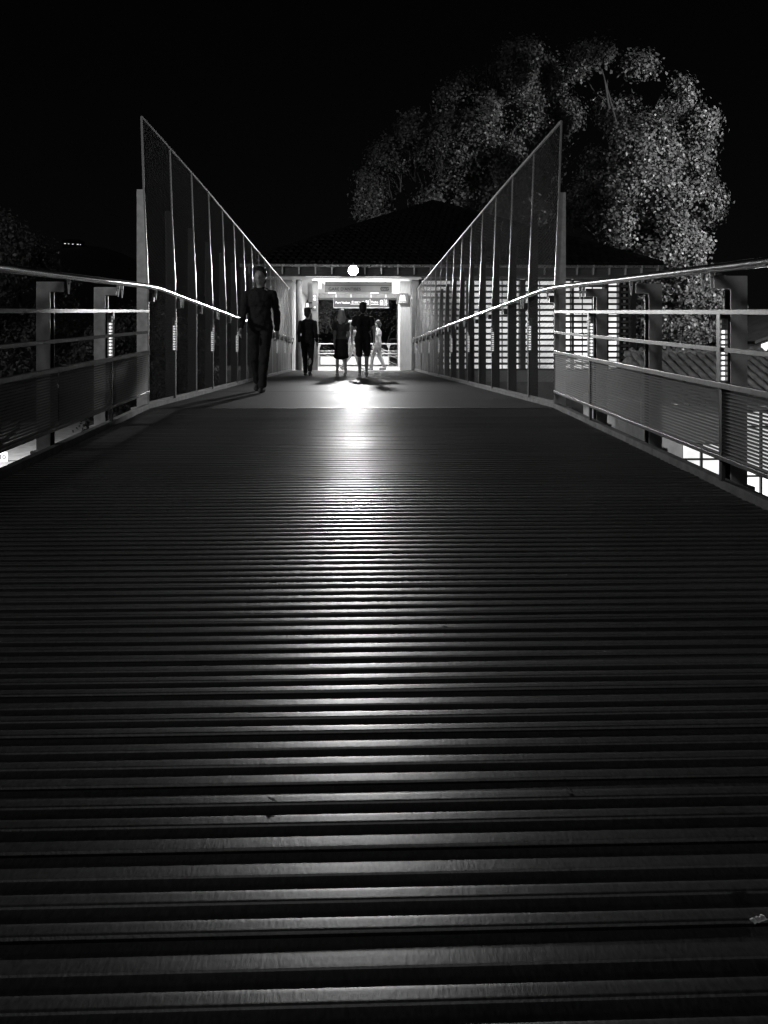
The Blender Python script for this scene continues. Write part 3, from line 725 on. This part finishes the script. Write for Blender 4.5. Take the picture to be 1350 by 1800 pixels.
# ------------------------------------------------------------------ people
fold_tex = bpy.data.textures.new('cloth folds', 'CLOUDS'); fold_tex.noise_scale = .09; fold_tex.noise_depth = 2
hair_tex = bpy.data.textures.new('hair locks', 'CLOUDS'); hair_tex.noise_scale = .03; hair_tex.noise_depth = 2
FOLD = {'shirt': .035, 'skirt': .03, 'shorts': .03, 'trousers': .03, 'hair': .02}
def body(parts, name, m, parent, vox=.011, smooth=6):
    """tapered capsules fused into one continuous skin"""
    mb = MB()
    for p in parts:
        if p[0] == 'c':
            _, a, b, ra, rb = p; a, b = Vector(a), Vector(b); n = 4
            mb.tube([a.lerp(b, i/n) for i in range(n+1)], [ra+(rb-ra)*i/n for i in range(n+1)], 12); mb.ball(a, ra, 6); mb.ball(b, rb, 6)
        else:
            _, c, r, s3 = p; mb.ball(c, r, 8, s3)
    me = bpy.data.meshes.new(name); me.from_pydata(mb.v, [], mb.f); me.materials.append(m)
    o = bpy.data.objects.new(name, me); col.objects.link(o); o.parent = parent
    r = o.modifiers.new('skin', 'REMESH'); r.mode = 'VOXEL'; r.voxel_size = vox; r.use_smooth_shade = True
    s = o.modifiers.new('smooth', 'SMOOTH'); s.iterations = smooth; s.factor = .5
    if name in FOLD:
        d = o.modifiers.new('folds', 'DISPLACE'); d.texture = fold_tex if name != 'hair' else hair_tex; d.texture_coords = 'GLOBAL'; d.strength = FOLD[name]; d.mid_level = .5
    return o
def person(loc, rz, label, stride=.25, arm=.2, h=1.75, female=False, top='black', bottom='black', hair='hairdark', longhair=False, skirt=False, shorts=True, sleeves='short', shoe='shoe', arms=None, bag=False, vox=.011, lean=0, group=None):
    root = empty('person', loc, rz, label=label, cat='person', group=group)
    k = h/1.75; S = lambda *v: tuple(c*k for c in v)
    fw = lambda y: y                       # figure faces +y
    sh = .185 if not female else .16; hipw = .095
    hip = .92; kn = .49; nk = 1.48; shz = 1.385
    ly = lean
    # joints  (left leg forward)
    legs = []
    for sd, f in ((-1, 1), (1, -1)):
        hx = sd*hipw; a = f*stride
        ky = a*.55 + .04; fy = a*1.0; fz = .085 if f > 0 else .13
        kz = kn + (.0 if f > 0 else .0); kyy = ky if f > 0 else a*.30 + .03
        legs.append(((hx, 0, hip), (hx*.95, kyy, kz), (hx*.9, fy, fz), f))
    P_ = []; rt = .078 if not female else .075
    for (H, Kn, A, f) in legs:
        P_ += [('c', H, Kn, rt*1.05, .055), ('c', Kn, ((Kn[0]+A[0])/2, (Kn[1]+A[1])/2-.012, (Kn[2]+A[2])/2+.05), .052, .052), ('c', ((Kn[0]+A[0])/2, (Kn[1]+A[1])/2-.012, (Kn[2]+A[2])/2+.05), A, .050, .035)]
        toe = (A[0], A[1]+.15, .028) if f > 0 else (A[0], A[1]+.13, .03)
        P_ += [('c', (A[0], A[1]-.03, A[2]-.045), toe, .036, .028)]
    wst = .105 if female else .125
    P_ += [('e', (0, 0, .94), .15, (1.08, .74, .8)), ('e', (0, ly*.5, 1.10), wst, (1.12, .78, 1.3)), ('e', (0, ly, 1.30), .155 if not female else .135, (1.12, .72, 1.15)),
           ('c', (-sh+.04, ly, shz), (sh-.04, ly, shz), .056, .056), ('c', (-sh+.02, ly, shz), (0, ly, 1.455), .052, .062), ('c', (sh-.02, ly, shz), (0, ly, 1.455), .052, .062), ('c', (0, ly, 1.42), (0, ly+.01, 1.54), .055, .050)]
    if female: P_ += [('e', (-.06, .09, 1.28), .065, (1, .8, 1)), ('e', (.06, .09, 1.28), .065, (1, .8, 1))]
    hc = (0, ly+.02, 1.635)
    P_ += [('e', hc, .098, (.80, .98, 1.20)), ('e', (0, ly+.055, 1.575), .055, (.85, .8, .8)), ('c', (0, ly+.112, 1.65), (0, ly+.128, 1.615), .012, .016),
           ('e', (-.079, ly+.01, 1.63), .026, (.4, .8, 1.2)), ('e', (.079, ly+.01, 1.63), .026, (.4, .8, 1.2)), ('e', (-.03, ly+.102, 1.66), .014, (1, .5, .7)), ('e', (.03, ly+.102, 1.66), .014, (1, .5, .7)), ('c', (-.02, ly+.105, 1.582), (.02, ly+.105, 1.582), .009, .009)]
    AR = []
    for sd, f in ((-1, -1), (1, 1)):
        a = f*arm; s0 = (sd*sh, ly, shz)
        if arms and sd in arms: e_, w_ = arms[sd]
        else: e_ = (sd*(sh+.035), a*.45-.03+ly, 1.12); w_ = (sd*(sh+.035), a+.06+ly, .885)
        P_ += [('c', s0, e_, .050, .040), ('c', e_, w_, .040, .027)]; AR.append((s0, e_, w_))
        d = (Vector(w_)-Vector(e_)).normalized(); up = Vector((0, 1, 0)) - d*d.y; up.normalize(); sdv = d.cross(up)
        pw = Vector(w_) + d*.045
        P_ += [('c', w_, pw+d*.03, .026, .030)]
        for q, (o_, ln) in enumerate(((-.028, .075), (-.010, .088), (.010, .082), (.027, .065))):
            b0 = pw + d*.03 + up*o_; b1 = b0 + d*ln*.55 - sdv*sd*.006; b2 = b1 + d*ln*.40 - sdv*sd*.022
            P_ += [('c', b0, b1, .0115, .0105), ('c', b1, b2, .0105, .009)]
        t0 = pw + up*.022; t1 = t0 + up*.028 + d*.03; P_ += [('c', t0, t1, .014, .012), ('c', t1, t1+d*.03, .012, .010)]
    sc3 = [root]
    b = body(P_, 'body', M['skin'], root, vox); b.scale = (k, k, k)
    # shirt
    T = [('e', (0, 0, 1.0), .158 if not female else .15, (1.12, .80, .75)), ('e', (0, ly*.5, 1.12), wst+.022, (1.14, .84, 1.25)), ('e', (0, ly, 1.30), .172 if not female else .15, (1.12, .76, 1.12)),
         ('c', (-sh+.035, ly, shz-.002), (sh-.035, ly, shz-.002), .066, .066), ('c', (-sh+.02, ly, shz), (0, ly, 1.445), .060, .070), ('c', (sh-.02, ly, shz), (0, ly, 1.445), .060, .070)]
    if female: T += [('e', (-.06, .09, 1.28), .078, (1, .85, 1)), ('e', (.06, .09, 1.28), .078, (1, .85, 1))]
    for (s0, e_, w_) in AR:
        s0, e_, w_ = map(Vector, (s0, e_, w_))
        if sleeves == 'short': T.append(('c', s0, s0.lerp(e_, .55), .066, .062))
        elif sleeves == 'long': T += [('c', s0, e_, .064, .052), ('c', e_, e_.lerp(w_, .92), .052, .040)]
    o = body(T, 'shirt', M[top], root, vox); o.scale = (k, k, k)
    # lower clothing
    B_ = [('e', (0, 0, .93), .166, (1.10, .80, .82))]
    if skirt:
        for i in range(8):
            t = i/7; z = .95 - .42*t; B_.append(('e', (0, 0, z), .15+.035*t, (1.12, .85+.25*t, .55)))
    else:
        for (H, Kn, A, f) in legs:
            H, Kn, A = map(Vector, (H, Kn, A))
            if shorts: B_ += [('c', H, H.lerp(Kn, .88), .100, .085)]
            else: B_ += [('c', H, Kn, .098, .075), ('c', Kn, Kn.lerp(A, .95), .073, .060)]
    o = body(B_, 'skirt' if skirt else ('shorts' if shorts else 'trousers'), M[bottom], root, vox); o.scale = (k, k, k)
    for (H, Kn, A, f) in legs:
        A = Vector(A); toe = Vector((A.x, A.y+.165, .035))
        o = body([('c', (A.x, A.y-.04, A.z-.045), toe, .044, .036), ('c', (A.x, A.y-.045, .028), (toe.x, toe.y, .024), .030, .028)], 'shoe', M[shoe], root, .009); o.scale = (k, k, k)
    Hh = [('e', (0, ly-.002, 1.672), .108, (.88, 1.0, 1.08)), ('e', (0, ly-.05, 1.62), .088, (.95, .75, 1.2)), ('c', (-.05, ly+.06, 1.72), (.055, ly+.065, 1.715), .03, .022), ('e', (.03, ly, 1.75), .05, (1.2, 1, .6)), ('e', (-.04, ly-.03, 1.74), .045, (1, 1.1, .7))]
    if longhair:
        Hh += [('e', (0, ly-.07, 1.55), .085, (1.05, .6, 1.3)), ('e', (-.03, ly-.075, 1.46), .06, (1.1, .6, 1.5)), ('e', (.05, ly-.07, 1.48), .05, (1., .6, 1.4)), ('c', (-.08, ly-.03, 1.62), (-.11, ly-.08, 1.48), .03, .018), ('c', (.07, ly-.03, 1.64), (.11, ly-.09, 1.52), .03, .015)]
    else: Hh += [('c', (0, ly-.04, 1.60), (0, ly-.045, 1.545), .055, .045)]
    o = body(Hh, 'hair', M[hair], root, .009, 2); o.scale = (k, k, k)
    # keep the face free of hair: shift the hair cap back
    o.location = (0, -.016*k, .006*k)
    return root
def at(px, d): return ((px-621)*d/1500, d, 0)
person(at(478, 12.6), R(6), 'person in dark clothes striding towards the viewer by the left screen, nearest of all', rz_ if False else .30, .22, 1.80, top='greycloth', bottom='black', shorts=False, sleeves='long', vox=.010) if False else None
person(at(458, 12.6), R(176), 'walker in dark long clothes nearest the viewer, beside the left tall screen', stride=.30, arm=.22, h=1.80, top='black', bottom='black', shorts=False, sleeves='long', vox=.010)
person(at(541, 22.0), R(-8), 'person in black standing at the left entrance post', stride=.14, arm=.08, h=1.72, top='black', bottom='black', shorts=False, sleeves='long')
person(at(600, 21.7), R(8), 'fair haired woman in dark top and skirt walking beside the man in black', stride=.20, arm=.14, h=1.66, female=True, top='greycloth', bottom='black', hair='hairfair', longhair=True, skirt=True, sleeves='short', shoe='paleshoe')
person(at(638, 21.0), R(-2), 'broad man in black t-shirt and shorts walking in the middle of the deck', stride=.17, arm=.10, h=1.80, top='black', bottom='black', shorts=True, shoe='paleshoe',
       arms={-1: ((-.27, .0, 1.14), (-.27, .05, .90)), 1: ((.27, .0, 1.14), (.27, .05, .90))})
person(at(617, 30.5), R(-80), 'person in pale clothes striding across the passage between the couple', stride=.34, arm=.25, h=1.72, female=True, top='lightcloth', bottom='lightcloth', shorts=False, hair='hairfair', shoe='paleshoe',
       arms={1: ((.14, .26, 1.36), (.10, .50, 1.40))})
person(at(664, 30.0), R(70), 'person in white shirt half hidden behind the man in black', stride=.22, arm=.15, h=1.72, top='whitecloth', bottom='lightcloth', shorts=False, hair='hairdark', shoe='paleshoe')

# ------------------------------------------------------------------ small things on the deck
SC = empty('paper_scrap', (.652, 1.35, dz(1.35)+.003), R(20), label='crumpled white paper scrap lying on the boards at the lower right edge', cat='litter')
mb = MB(); vs = []; 
for i in range(7):
    for j in range(4): vs.append(((i-3)*.0048, (j-1.5)*.0035, .005 + .003*noise.noise(Vector((i*.9, j*1.3, 2))) + .002*(i % 2)))
mb.add(vs, [(i*4+j, (i+1)*4+j, (i+1)*4+j+1, i*4+j+1) for i in range(6) for j in range(3)]); o = mb.build('paper', M['paper'], SC, smooth=True)
sd_ = o.modifiers.new('thick', 'SOLIDIFY'); sd_.thickness = .002
random.seed(5)
for i, (px, yy) in enumerate(((1005, 1397), (782, 1098), (480, 1405))):
    d = 1476/(yy-548); X_ = (px-621)*d/1500
    o = MB().add([(-.012,0,0),(0,.005,.002),(.014,.001,.001),(0,-.004,.0005),(-.012,0,.001),(0,.005,.003),(.014,.001,.002),(0,-.004,.0015)], [(0,3,2,1),(4,5,6,7),(0,1,5,4),(1,2,6,5),(2,3,7,6),(3,0,4,7)]).build('dry_leaf', M['bark'])
    o.location = (X_, d, dz(d)+.002); o.rotation_euler.z = random.uniform(0, 3)
    tag(o, ('dry leaf fragment right of the bright streak on the near boards', 'dry leaf fragment on the boards further up the ramp', 'dry leaf fragment left of the bright streak on the near boards')[i], 'leaf', 'bits of dry leaf on the boards')
